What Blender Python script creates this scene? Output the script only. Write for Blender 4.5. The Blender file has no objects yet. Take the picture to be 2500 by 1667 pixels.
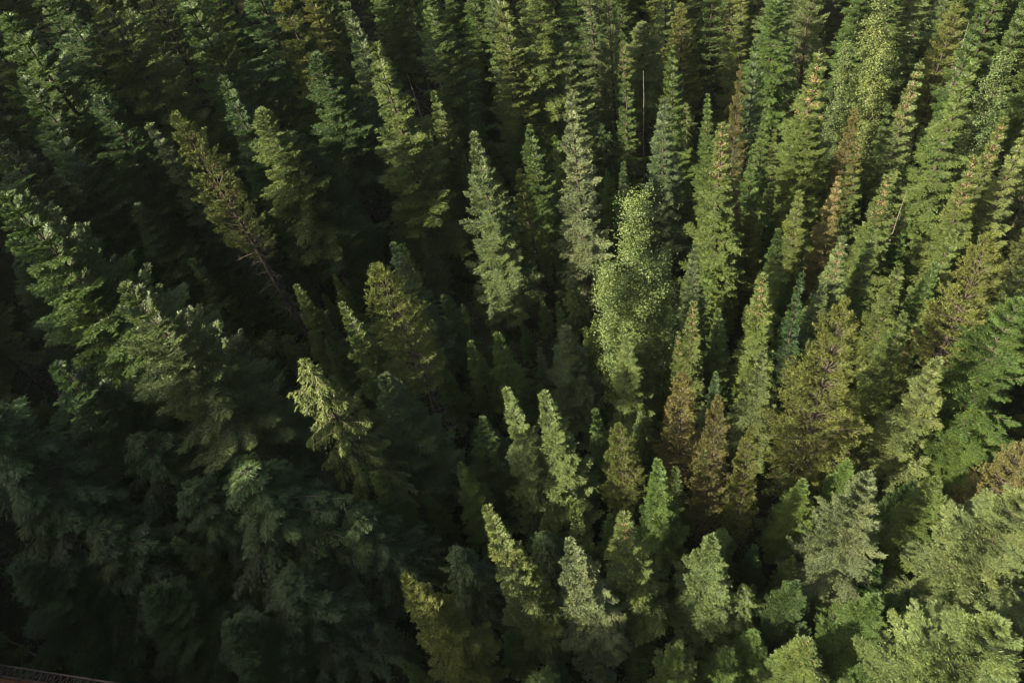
import bpy, math, random
import numpy as np
from mathutils import Matrix, Vector

# ------------------------------------------------------------------ camera, sky, sun, exposure
SC = bpy.context.scene
COL = SC.collection
W0, H0 = 2500.0, 1667.0            # the photograph's pixels
FPX = 1900.0                       # focal length in those pixels
CAM = np.array([0.0, 0.0, 70.0])
PITCH = math.radians(51.4)         # below the horizon
ROLL = math.radians(14.9)
_F = np.array([0, math.cos(PITCH), -math.sin(PITCH)])
_U0 = np.array([0, math.sin(PITCH), math.cos(PITCH)])
_R0 = np.array([1.0, 0, 0])
_R = math.cos(ROLL) * _R0 - math.sin(ROLL) * _U0
_U = math.cos(ROLL) * _U0 + math.sin(ROLL) * _R0
cd = bpy.data.cameras.new('camera'); cam = bpy.data.objects.new('camera', cd); COL.objects.link(cam)
cam.matrix_world = Matrix(((_R[0], _U[0], -_F[0], CAM[0]), (_R[1], _U[1], -_F[1], CAM[1]), (_R[2], _U[2], -_F[2], CAM[2]), (0, 0, 0, 1)))
cd.sensor_width = 36.0; cd.lens = 36.0 * FPX / W0; cd.clip_start = 0.5; cd.clip_end = 3000
SC.camera = cam

SUN_EL, SUN_FROM = math.radians(39), np.array([-1.0, -0.26])   # the sun stands over the left-hand slope, a little behind the camera
SUN_FROM = SUN_FROM / np.linalg.norm(SUN_FROM)
world = bpy.data.worlds.new('World'); SC.world = world; world.use_nodes = True
nt = world.node_tree; nt.nodes.clear()
wo = nt.nodes.new('ShaderNodeOutputWorld'); bg = nt.nodes.new('ShaderNodeBackground'); sky = nt.nodes.new('ShaderNodeTexSky')
sky.sky_type = 'NISHITA'; sky.sun_disc = False; sky.sun_elevation = SUN_EL
sky.sun_rotation = math.atan2(SUN_FROM[0], SUN_FROM[1])
bg.inputs['Strength'].default_value = 0.085
sky.air_density = 0.5; sky.dust_density = 7.0; sky.ozone_density = 0.5
nt.links.new(sky.outputs[0], bg.inputs[0]); nt.links.new(bg.outputs[0], wo.inputs[0])
sd = bpy.data.lights.new('sun', 'SUN'); sd.energy = 5.0; sd.angle = math.radians(0.6); sd.color = (1.0, 0.88, 0.67)
so = bpy.data.objects.new('sun', sd); COL.objects.link(so)
_sv = Vector((SUN_FROM[0] * math.cos(SUN_EL), SUN_FROM[1] * math.cos(SUN_EL), math.sin(SUN_EL)))
so.rotation_euler = _sv.to_track_quat('Z', 'Y').to_euler(); so.location = (-60, -20, 120)
SC.view_settings.view_transform = 'Standard'; SC.view_settings.look = 'None'
SC.view_settings.exposure = 1.7; SC.view_settings.gamma = 1.0
SC.render.engine = 'CYCLES'
SC.cycles.max_bounces = 6; SC.cycles.diffuse_bounces = 3; SC.cycles.glossy_bounces = 2; SC.cycles.transmission_bounces = 3
SC.cycles.use_denoising = True
SC.cycles.filter_width = 1.3

def ray(px, py):
    d = _F * FPX + _R * (px - W0 / 2) + _U * (H0 / 2 - py)
    return d / np.linalg.norm(d)
def project(p):
    v = np.asarray(p, float) - CAM
    z = v @ _F
    return W0 / 2 + FPX * (v @ _R) / z, H0 / 2 - FPX * (v @ _U) / z, z

# ------------------------------------------------------------------ terrain
def sm(x, a, b):
    t = np.clip((x - a) / (b - a), 0, 1); return t * t * (3 - 2 * t)
def terrain(x, y):
    x = np.asarray(x, float); y = np.asarray(y, float)
    left = np.where(x < 0, -0.33 * x, 0.0)
    left = 34 * np.tanh(left / 34)
    right = -13 * np.tanh(np.maximum(x, 0) * 0.2 / 13)
    up = 0.22 * np.maximum(0, y - 55) * sm(-x, -5, 60)
    far = 0.10 * np.maximum(0, y - 95)
    lump = 0.7 * np.sin(x * 0.11 + 1.3) * np.sin(y * 0.13 + 0.4) + 0.35 * np.sin(x * 0.31 + y * 0.23)
    shade_spur = 38 * sm(-x, 42, 95) * (1 - sm(y, 40, 115))      # unseen valley side, raised to put the near slope in shade
    return left + right + up + far + lump + shade_spur
def on_ray(px, py, h):
    """the point of that sight line which is h above the ground: the top of a thing h tall"""
    d = ray(px, py); t = np.arange(12, 420, 0.25)
    P = CAM[None] + d[None] * t[:, None]
    k = np.argmax(P[:, 2] - terrain(P[:, 0], P[:, 1]) <= h)
    p = P[k if k else -1]
    return np.array([p[0], p[1], float(terrain(p[0], p[1]))])

# ------------------------------------------------------------------ materials
def new_mat(name):
    m = bpy.data.materials.new(name); m.use_nodes = True; m.node_tree.nodes.clear(); return m, m.node_tree.nodes, m.node_tree.links
def math_node(N, L, op, a, b=None, clamp=False):
    n = N.new('ShaderNodeMath'); n.operation = op; n.use_clamp = clamp
    for i, v in enumerate((a, b)):
        if v is None: continue
        if hasattr(v, 'links'): L.new(v, n.inputs[i])
        else: n.inputs[i].default_value = v
    return n.outputs[0]
def mix(N, L, fac, a, b, mode='MIX'):
    n = N.new('ShaderNodeMix'); n.data_type = 'RGBA'; n.blend_type = mode
    for s, v in ((n.inputs[0], fac), (n.inputs[6], a), (n.inputs[7], b)):
        if hasattr(v, 'links'): L.new(v, s)
        else: s.default_value = v
    return n.outputs[2]
def foliage_mat(name, inner=None, inner_amt=0.0, trans=0.22, rough=0.5, spec=0.28):
    m, N, L = new_mat(name)
    oi = N.new('ShaderNodeObjectInfo')
    av = N.new('ShaderNodeAttribute'); av.attribute_name = 'var'
    at = N.new('ShaderNodeAttribute'); at.attribute_name = 'tip'
    c = oi.outputs['Color']
    tc = N.new('ShaderNodeTexCoord'); no = N.new('ShaderNodeTexNoise')
    no.inputs['Scale'].default_value = 0.42; no.inputs['Detail'].default_value = 3
    L.new(tc.outputs['Object'], no.inputs['Vector'])
    # older twigs yellow or brown in patches
    patch = math_node(N, L, 'MULTIPLY', math_node(N, L, 'SUBTRACT', no.outputs[0], 0.5), 2.2)
    warm = mix(N, L, 1.0, c, (1.24, 1.08, 0.84, 1), 'MULTIPLY')
    c = mix(N, L, math_node(N, L, 'ADD', math_node(N, L, 'MULTIPLY', av.outputs['Fac'], 0.5), patch, True), c, warm)
    # fresh growth at the tips
    c = mix(N, L, math_node(N, L, 'MULTIPLY', at.outputs['Fac'], 0.55), c, mix(N, L, 1.0, c, (1.5, 1.42, 1.25, 1), 'MULTIPLY'))
    if inner:
        f = math_node(N, L, 'MULTIPLY', math_node(N, L, 'SUBTRACT', 0.95, at.outputs['Fac'], True), inner_amt)
        c = mix(N, L, f, c, inner)
    v = N.new('ShaderNodeHueSaturation'); L.new(c, v.inputs['Color'])
    L.new(math_node(N, L, 'ADD', math_node(N, L, 'MULTIPLY', av.outputs['Fac'], 0.75), 0.62), v.inputs['Value'])
    c = v.outputs[0]
    b = N.new('ShaderNodeBsdfPrincipled'); L.new(c, b.inputs['Base Color'])
    b.inputs['Roughness'].default_value = rough; b.inputs['Specular IOR Level'].default_value = spec
    t = N.new('ShaderNodeBsdfTranslucent'); L.new(mix(N, L, 1.0, c, (1.0, 1.15, 0.6, 1), 'MULTIPLY'), t.inputs['Color'])
    mx = N.new('ShaderNodeMixShader'); mx.inputs[0].default_value = trans
    L.new(b.outputs[0], mx.inputs[1]); L.new(t.outputs[0], mx.inputs[2])
    o = N.new('ShaderNodeOutputMaterial'); L.new(mx.outputs[0], o.inputs[0])
    return m
def rough_mat(name, c1, c2, scale, rough=0.9, stretch=(1, 1, 1), bump=0.0, coord='Object'):
    m, N, L = new_mat(name)
    tc = N.new('ShaderNodeTexCoord'); mp = N.new('ShaderNodeMapping'); mp.inputs['Scale'].default_value = stretch
    no = N.new('ShaderNodeTexNoise'); no.inputs['Scale'].default_value = scale; no.inputs['Detail'].default_value = 6; no.inputs['Roughness'].default_value = 0.65
    L.new(tc.outputs[coord], mp.inputs[0]); L.new(mp.outputs[0], no.inputs['Vector'])
    r = N.new('ShaderNodeValToRGB'); r.color_ramp.elements[0].position = 0.35; r.color_ramp.elements[1].position = 0.65
    r.color_ramp.elements[0].color = (*c1, 1); r.color_ramp.elements[1].color = (*c2, 1)
    L.new(no.outputs[0], r.inputs[0])
    b = N.new('ShaderNodeBsdfPrincipled'); L.new(r.outputs[0], b.inputs['Base Color']); b.inputs['Roughness'].default_value = rough
    b.inputs['Specular IOR Level'].default_value = 0.2
    if bump:
        bn = N.new('ShaderNodeBump'); bn.inputs['Strength'].default_value = bump; bn.inputs['Distance'].default_value = 0.05
        L.new(no.outputs[0], bn.inputs['Height']); L.new(bn.outputs[0], b.inputs['Normal'])
    o = N.new('ShaderNodeOutputMaterial'); L.new(b.outputs[0], o.inputs[0])
    return m
M_NEEDLE = foliage_mat('needles')
M_PINE = foliage_mat('pine_needles', (0.100, 0.090, 0.046, 1), 0.34, 0.2)
M_LEAF = foliage_mat('broad_leaves', None, 0, 0.28, 0.5, 0.25)
M_BARK = rough_mat('bark', (0.030, 0.024, 0.019), (0.082, 0.066, 0.052), 5, 0.95, (1, 1, 0.2), 0.6)
M_TWIG = rough_mat('twig_bark', (0.055, 0.044, 0.034), (0.11, 0.09, 0.07), 3, 0.9)
M_DEAD = rough_mat('dead_wood', (0.12, 0.105, 0.088), (0.24, 0.21, 0.18), 3, 0.9, (1, 1, 0.3))
M_CONE = rough_mat('cones', (0.135, 0.095, 0.045), (0.215, 0.155, 0.08), 9, 0.8)
M_SOIL = rough_mat('forest_floor', (0.014, 0.013, 0.008), (0.034, 0.037, 0.017), 0.7, 1.0, (1, 1, 1), 0.8)
M_RUST = rough_mat('rusty_steel', (0.12, 0.05, 0.024), (0.24, 0.11, 0.055), 2.5, 0.8, (1, 1, 1), 0.2)
M_STEEL = rough_mat('weathered_steel', (0.06, 0.045, 0.034), (0.12, 0.088, 0.065), 2.5, 0.7, (1, 1, 1), 0.2)
M_ROCK = rough_mat('grey_rock', (0.12, 0.12, 0.11), (0.24, 0.235, 0.22), 1.5, 0.9, (1, 1, 1), 0.8)

# ------------------------------------------------------------------ mesh helpers
def mesh_np(name, V, F, mat, attrs=None, smooth=False):
    V = np.ascontiguousarray(V, np.float32); F = np.ascontiguousarray(F, np.int32)
    m = bpy.data.meshes.new(name); k = F.shape[1]; n = len(F)
    m.vertices.add(len(V)); m.vertices.foreach_set('co', V.ravel())
    m.loops.add(n * k); m.loops.foreach_set('vertex_index', F.ravel())
    m.polygons.add(n); m.polygons.foreach_set('loop_start', np.arange(0, n * k, k, dtype=np.int32))
    if smooth: m.polygons.foreach_set('use_smooth', np.ones(n, bool))
    m.update(calc_edges=True)
    for key, a in (attrs or {}).items():
        at = m.attributes.new(key, 'FLOAT', 'FACE'); at.data.foreach_set('value', np.ascontiguousarray(a, np.float32))
    m.materials.append(mat)
    return m
def nrm(a): return a / (np.linalg.norm(a, axis=-1, keepdims=True) + 1e-9)
def tube(pts, rad, sides=6):
    """one tapered tube along a polyline -> quads"""
    pts = np.asarray(pts, float); n = len(pts); rad = np.broadcast_to(np.asarray(rad, float), (n,))
    T = nrm(np.gradient(pts, axis=0))
    ref = np.where(np.abs(T[:, 2:3]) > 0.9, np.array([[1.0, 0, 0]]), np.array([[0, 0, 1.0]]))
    A = nrm(np.cross(T, ref)); B = np.cross(T, A)
    a = np.arange(sides) / sides * 2 * math.pi
    V = pts[:, None] + rad[:, None, None] * (A[:, None] * np.cos(a)[None, :, None] + B[:, None] * np.sin(a)[None, :, None])
    i = np.arange(n - 1)[:, None] * sides; j = np.arange(sides)[None]; j2 = (j + 1) % sides
    F = np.stack([i + j, i + j2, i + sides + j2, i + sides + j], -1).reshape(-1, 4)
    return V.reshape(-1, 3), F
def tubes(P, Rr, sides=3):
    """many tubes at once: P (n,k,3), Rr (n,k)"""
    n, k, _ = P.shape
    T = nrm(np.gradient(P, axis=1)); A = nrm(np.cross(T, np.array([0.13, 0.21, 0.97]))); B = np.cross(T, A)
    a = np.arange(sides) / sides * 2 * math.pi
    V = P[:, :, None] + Rr[:, :, None, None] * (A[:, :, None] * np.cos(a)[None, None, :, None] + B[:, :, None] * np.sin(a)[None, None, :, None])
    b = (np.arange(n) * k * sides)[:, None, None]; i = (np.arange(k - 1) * sides)[None, :, None]; j = np.arange(sides)[None, None]; j2 = (j + 1) % sides
    F = np.stack([b + i + j, b + i + j2, b + i + sides + j2, b + i + sides + j], -1).reshape(-1, 4)
    return V.reshape(-1, 3), F
def join(parts):
    Vs, Fs, o = [], [], 0
    for V, F in parts: Vs.append(V); Fs.append(F + o); o += len(V)
    return np.concatenate(Vs), np.concatenate(Fs)
def tris(p, w, t):
    """blades: base p +- w, point at t"""
    n = len(p); V = np.stack([p - w, p + w, t], 1).reshape(-1, 3)
    return V, np.arange(3 * n).reshape(-1, 3)

# ------------------------------------------------------------------ tree prototypes (meshes only; every tree of the scene shares one set)
def conifer(name, seed, H, R, base, n, prof=(0.85, 0.25), e=(48, -8), curve=0.15, bl=0.42, phi=52, hang=-0.05, tw=0.26, tww=0.085,
            sp=0.15, K=7, irr=0.22, tuft=False, dead=(0.15, 40, 0.6), cones=0, sag=0.15, mat=None, lean=0.0, gap=0.0, topr=0.0, limb=1.0):
    g = np.random.default_rng(seed)
    # trunk
    k = 14; zz = np.linspace(-0.6, H, k); wob = np.cumsum(g.normal(0, 0.05, (k, 2)), 0); wob -= wob[:1]
    wob *= np.linspace(0.3, 1, k)[:, None]; wob -= np.linspace(0, 1, k)[:, None] ** 2 * wob[-1:]
    r0 = 0.0115 * H
    tr = np.column_stack([wob, zz]); rad = r0 * (1 - np.linspace(0, 1, k)) ** 1.25 + 0.012; rad[0] *= 1.35
    axis = lambda z: np.column_stack([np.interp(z, zz, tr[:, 0]), np.interp(z, zz, tr[:, 1])])
    trunk = mesh_np(name + '_trunk', *tube(tr, rad, 8), M_BARK, smooth=True)
    # branches, dense towards the top
    q = (np.arange(n) + g.uniform(0, 1, n)) / n
    t = q ** 1.15
    wh = (22.0 if H > 20 else 15.0) if not tuft else 13.0
    t = np.where(g.uniform(size=n) < 0.93, (np.round(t * wh) + g.normal(0, 0.06, n)) / wh, t); t = np.clip(t, 0.008, 1)
    z = H - 0.12 - t * (H * (1 - base) - 0.12)
    az = np.arange(n) * 2.399963 + g.normal(0, 0.5, n)
    pr = t ** prof[0] * (1 - prof[1] * t ** 4) + topr * np.sqrt(t) * (1 - t) ** 2
    lobe = np.sin(az * 2 + g.uniform(0, 6) + z * 0.5) * 0.5 + np.sin(az * 3 + g.uniform(0, 6) - z * 0.9) * 0.3 + np.sin(z * 1.7 + g.uniform(0, 6)) * 0.35
    L = R * pr * (1 + irr * lobe) * g.uniform(0.66, 1.12, n) + 0.08
    keep = g.uniform(size=n) > gap * (0.4 + t)
    t, z, az, L = t[keep], z[keep], az[keep], L[keep]; n = len(t)
    el = np.radians(e[0] + (e[1] - e[0]) * t ** 0.7 + g.normal(0, 6, n))
    cv = curve * (0.4 + t) * g.uniform(0.5, 1.5, n)
    ca, sa = np.cos(az), np.sin(az)
    O = np.column_stack([ca, sa, np.zeros(n)]); S = np.column_stack([-sa, ca, np.zeros(n)])
    ax = axis(z); A0 = np.column_stack([ax, z])
    def pt(i, s): return A0[i] + O[i] * (L[i] * s * np.cos(el[i]))[:, None] + np.array([0, 0, 1.0]) * (L[i] * (s * np.sin(el[i]) + cv[i] * s * s))[:, None]
    # limb wood
    sg = np.linspace(0, 1, 5); I = np.repeat(np.arange(n), 5); P = pt(I, np.tile(sg, n)).reshape(n, 5, 3)
    lr = limb * (0.008 + 0.011 * L)[:, None] * (1 - 0.85 * sg)[None]
    limbs = mesh_np(name + '_limbs', *tubes(P, lr, 3), M_TWIG)
    # foliage
    nj = np.maximum(4, (L / sp * (1.0 if tuft else 1.9)).astype(int))
    I = np.repeat(np.arange(n), nj); B = len(I)
    s = g.uniform(0.03 if not tuft else 0.22, 1.0, B) ** 0.9
    side = np.where(g.uniform(size=B) < 0.5, -1.0, 1.0)
    ph = np.radians(phi + g.normal(0, 10, B)) * (1.05 - 0.55 * s)
    T = nrm(O[I] * np.cos(el[I])[:, None] + np.array([0, 0, 1.0]) * (np.sin(el[I]) + 2 * cv[I] * s)[:, None])
    D = nrm(T * np.cos(ph)[:, None] + S[I] * (side * np.sin(ph))[:, None] + np.column_stack([np.zeros(B), np.zeros(B), hang + g.normal(0, 0.07, B)]))
    l = bl * L[I] * np.sqrt(s) * (1.0 - s) * 1.6 + 0.15 + 0.12 * g.uniform(size=B)
    l *= g.uniform(0.6, 1.25, B)
    P = pt(I, s)
    Nn = nrm(np.cross(T, S[I])); Nn *= np.sign(Nn[:, 2:3] + 1e-6)
    vb = g.uniform(size=n)[I] * 0.4 + g.uniform(size=B) * 0.35
    u = (np.arange(K)[None] + g.uniform(0, 1, (B, K))) / K
    if tuft:
        u = 0.55 + 0.45 * u
        base_p = P[:, None] + D[:, None] * (l[:, None] * u)[..., None]
        td = nrm(D[:, None] * 0.75 + g.normal(0, 0.6, (B, K, 3)) + np.array([0, 0, 0.32]))
        tl = tw * g.uniform(0.7, 1.2, (B, K))
        wv = nrm(np.cross(td, g.normal(0, 1, (B, K, 3)))) * (tww / 2)
    else:
        base_p = P[:, None] + D[:, None] * (l[:, None] * u)[..., None]
        base_p[..., 2] -= sag * u ** 2 * l[:, None]
        ss = np.where(np.arange(K) % 2 == 0, 1.0, -1.0)[None, :, None]
        lat = nrm(np.cross(Nn, D))[:, None] * ss
        td = nrm(D[:, None] * 0.85 + lat * 0.55 + g.normal(0, 0.22, (B, K, 3)) + np.array([0, 0, hang * 0.8]))
        tl = np.minimum(tw, 0.10 + l[:, None] * 0.9) * (1.1 - 0.35 * u) * g.uniform(0.7, 1.25, (B, K))
        wv = nrm(np.cross(td, Nn[:, None] + g.normal(0, 0.5, (B, K, 3)))) * (tww / 2) * g.uniform(0.7, 1.3, (B, K, 1))
    V, F = tris(base_p.reshape(-1, 3), wv.reshape(-1, 3), (base_p + td * tl[..., None]).reshape(-1, 3))
    var = np.clip(vb[:, None] + g.uniform(0, 0.25, (B, K)), 0, 1).ravel()
    tip = np.clip(s[:, None] * 0.65 + u * 0.35, 0, 1).ravel()
    # the leader
    nl = 60; lz = g.uniform(H - 1.0, H + 0.12, nl); la = g.uniform(0, 6.283, nl)
    lp = np.column_stack([axis(lz), lz]); ld = nrm(np.column_stack([np.cos(la), np.sin(la), np.full(nl, 1.3)]))
    V2, F2 = tris(lp, nrm(np.cross(ld, g.normal(size=(nl, 3)))) * 0.035, lp + ld * 0.2)
    V, F = join([(V, F), (V2, F2)]); var = np.concatenate([var, np.full(nl, 0.5)]); tip = np.concatenate([tip, np.full(nl, 0.8)])
    out = {'H': H, 'R': R, 'trunk': trunk, 'limbs': limbs, 'crown': mesh_np(name + '_crown', V, F, mat or M_NEEDLE, {'var': var, 'tip': tip})}
    # dead branches below the living crown
    if dead and dead[1]:
        m = dead[1]; dz = g.uniform(dead[0] * H, max(base + 0.12, dead[0] + 0.1) * H, m); da = g.uniform(0, 6.283, m)
        dl = R * dead[2] * g.uniform(0.35, 1.0, m); de = np.radians(g.normal(8, 16, m)); dc = -g.uniform(0.15, 0.75, m)
        sg = np.linspace(0, 1, 6); Od = np.column_stack([np.cos(da), np.sin(da), np.zeros(m)])
        bend = g.normal(0, 0.12, m); Sd = np.column_stack([-np.sin(da), np.cos(da), np.zeros(m)])
        P = np.column_stack([axis(dz), dz])[:, None] + Od[:, None] * (dl[:, None] * sg)[..., None] + Sd[:, None] * (bend[:, None] * dl[:, None] * sg ** 2)[..., None]
        P[..., 2] += dl[:, None] * (np.sin(de)[:, None] * sg + dc[:, None] * sg ** 2)
        rr = (0.007 + 0.008 * dl)[:, None] * (1 - 0.8 * sg)[None]
        ps = [tubes(P, rr, 3)]
        h = np.repeat(np.arange(m), 4); sb = g.integers(2, 5, len(h)); q0 = P[h, sb]
        dd = nrm(Od[h] * 0.6 + g.normal(0, 0.6, (len(h), 3)) - np.array([0, 0, 0.5])) * (dl[h] * g.uniform(0.12, 0.35, len(h)))[:, None]
        ps.append(tubes(np.stack([q0, q0 + dd * 0.5, q0 + dd - np.array([0, 0, 0.05])], 1), np.tile([0.009, 0.007, 0.003], (len(h), 1)), 3))
        out['dead_branches'] = mesh_np(name + '_dead', *join(ps), M_DEAD)
    if cones:
        w = np.where(t < 0.24)[0]; I = g.choice(w, cones, p=(lambda x: x / x.sum())((0.27 - t[w]) * L[w])); s = g.uniform(0.25, 1.0, cones)
        c = pt(I, s) + g.normal(0, 0.05, (cones, 3)); ln = g.uniform(0.10, 0.17, cones); rc = g.uniform(0.028, 0.045, cones)
        dn = nrm(np.column_stack([g.normal(0, 0.3, (cones, 2)), -np.ones(cones)]))
        a1 = nrm(np.cross(dn, np.array([1.0, 0.3, 0]))); a2 = np.cross(dn, a1); mid = c + dn * (ln * 0.4)[:, None]
        Q = np.stack([c] + [mid + (a1 * x + a2 * y) * rc[:, None] for x, y in ((1, 0), (0, 1), (-1, 0), (0, -1))] + [c + dn * ln[:, None]], 1).reshape(-1, 3)
        f = np.array([(0, 1, 2), (0, 2, 3), (0, 3, 4), (0, 4, 1), (5, 2, 1), (5, 3, 2), (5, 4, 3), (5, 1, 4)])
        out['cones'] = mesh_np(name + '_cones', Q, (np.arange(cones)[:, None, None] * 6 + f[None]).reshape(-1, 3), M_CONE)
    return out

def broadleaf(name, seed, H, R, base, tops, ncl, per, leaf=0.17, spread=0.42, shrub=False):
    """a poplar-like crown of leaf clumps on rising limbs; tops = [(x, y, height share, width share), ...]"""
    g = np.random.default_rng(seed); parts_l = []; C = []
    k = 9
    if not shrub:
        zz = np.linspace(-0.6, H * 0.93, k); tr = np.column_stack([np.cumsum(g.normal(0, 0.07, (k, 2)), 0) * np.linspace(0, 1, k)[:, None], zz])
        trunk = tube(tr, 0.013 * H * (1 - np.linspace(0, 1, k)) ** 1.3 + 0.01, 8)
    else:
        st = [tube(np.array([[0, 0, -0.3], [a * 0.3, b * 0.3, H * 0.35], [a * 0.6, b * 0.6, H * 0.7]]), [0.05, 0.035, 0.012], 5) for a, b in g.normal(0, R * 0.5, (6, 2))]
        trunk = join(st)
    trunk = mesh_np(name + '_trunk', *trunk, M_BARK, smooth=True)
    for (tx, ty, hs, ws) in tops:
        n = max(12, int(ncl * ws / 11)); t = (np.arange(n) + g.uniform(0, 1, n)) / n      # shoots, from the top down
        z1 = H * (hs - t * (hs - base)); rr = R * ws * 1.35 * (t + 0.02) ** 0.62 * (1.06 - t) ** 0.4 * g.uniform(0.62, 1.18, n)
        az = np.arange(n) * 2.399963 + g.normal(0, 0.4, n)
        E = np.column_stack([tx + np.cos(az) * rr, ty + np.sin(az) * rr, z1])
        O = np.column_stack([np.full(n, tx * 0.7), np.full(n, ty * 0.7), np.maximum(z1 - rr * 1.5 - 0.8, H * base * 0.5)])
        Mi = O * 0.35 + E * 0.65 - np.column_stack([np.zeros(n), np.zeros(n), rr * 0.35])
        parts_l.append(tubes(np.stack([O, (O + Mi) * 0.5 - np.array([0, 0, 0.05]), Mi, E], 1), np.tile([0.06, 0.045, 0.03, 0.008], (n, 1)) * (0.5 if shrub else 1), 3))
        u = g.uniform(0.25, 1.05, (n, 11, 1)); q = (1 - u) ** 2 * O[:, None] + 2 * u * (1 - u) * Mi[:, None] + u * u * E[:, None]
        C.append((q + g.normal(0, 0.22, (n, 11, 3)) * (0.5 if shrub else 1)).reshape(-1, 3))
    limbs = mesh_np(name + '_limbs', *join(parts_l), M_TWIG)
    C = np.concatenate(C); n = len(C); I = np.repeat(np.arange(n), per); B = len(I)
    sz = g.uniform(0.6, 1.3, n)
    off = g.normal(0, 1, (B, 3)) * spread * sz[I][:, None] * np.array([1, 1, 0.75]); p = C[I] + off
    nn = nrm(g.normal(0, 0.45, (B, 3)) + nrm(off) * 0.7 + np.array([0, 0, 0.45]))
    a = nrm(np.cross(nn, g.normal(size=(B, 3)))); b = np.cross(nn, a); ll = leaf * g.uniform(0.65, 1.25, B)[:, None]
    V = np.stack([p - a * ll * 0.5, p + b * ll * 0.36, p + a * ll * 0.6, p - b * ll * 0.36], 1).reshape(-1, 3)
    F = np.arange(4 * B).reshape(-1, 4)
    var = np.clip(g.uniform(size=n)[I] * 0.55 + g.uniform(0, 0.45, B), 0, 1); tip = np.clip(0.4 + off[:, 2] / spread * 0.25, 0, 1)
    return {'H': H, 'R': R, 'trunk': trunk, 'limbs': limbs, 'crown': mesh_np(name + '_crown', V, F, M_LEAF, {'var': var, 'tip': tip})}

def snag(name, seed, H, R, n, top=0.0, rk=1.0):
    g = np.random.default_rng(seed); k = 12; zz = np.linspace(-0.5, H, k)
    tr = np.column_stack([np.cumsum(g.normal(0, 0.05, (k, 2)), 0) * np.linspace(0, 1, k)[:, None], zz])
    trunk = mesh_np(name + '_trunk', *tube(tr, rk * (0.011 * H * (1 - np.linspace(0, 1, k) * 0.85)), 8), M_DEAD, smooth=True)
    out = {'H': H, 'R': R, 'trunk': trunk}
    if n:
        t = g.uniform(top, 1, n); z = H * (1 - t * 0.75); az = g.uniform(0, 6.283, n); L = R * (0.25 + 0.75 * t ** 0.6) * g.uniform(0.35, 1, n)
        sg = np.linspace(0, 1, 7); O = np.column_stack([np.cos(az), np.sin(az), np.zeros(n)]); S = np.column_stack([-np.sin(az), np.cos(az), np.zeros(n)])
        P = np.column_stack([np.interp(z, zz, tr[:, 0]), np.interp(z, zz, tr[:, 1]), z])[:, None] + O[:, None] * (L[:, None] * sg)[..., None]
        P += S[:, None] * (g.normal(0, 0.18, n)[:, None] * L[:, None] * sg ** 2)[..., None]
        P[..., 2] += L[:, None] * (g.uniform(0, 0.35, n)[:, None] * sg - g.uniform(0.3, 0.9, n)[:, None] * sg ** 2)
        ps = [tubes(P, (0.010 + 0.010 * L)[:, None] * (1 - 0.85 * sg)[None], 3)]
        h = np.repeat(np.arange(n), 6); sb = g.integers(2, 6, len(h)); q0 = P[h, sb]
        dd = nrm(O[h] * 0.5 + g.normal(0, 0.6, (len(h), 3)) - np.array([0, 0, 0.5])) * (L[h] * g.uniform(0.12, 0.38, len(h)))[:, None]
        ps.append(tubes(np.stack([q0, q0 + dd * 0.5, q0 + dd - np.array([0, 0, 0.06])], 1), np.tile([0.010, 0.008, 0.003], (len(h), 1)), 3))
        out['dead_branches'] = mesh_np(name + '_branches', *join(ps), M_DEAD)
    return out

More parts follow.
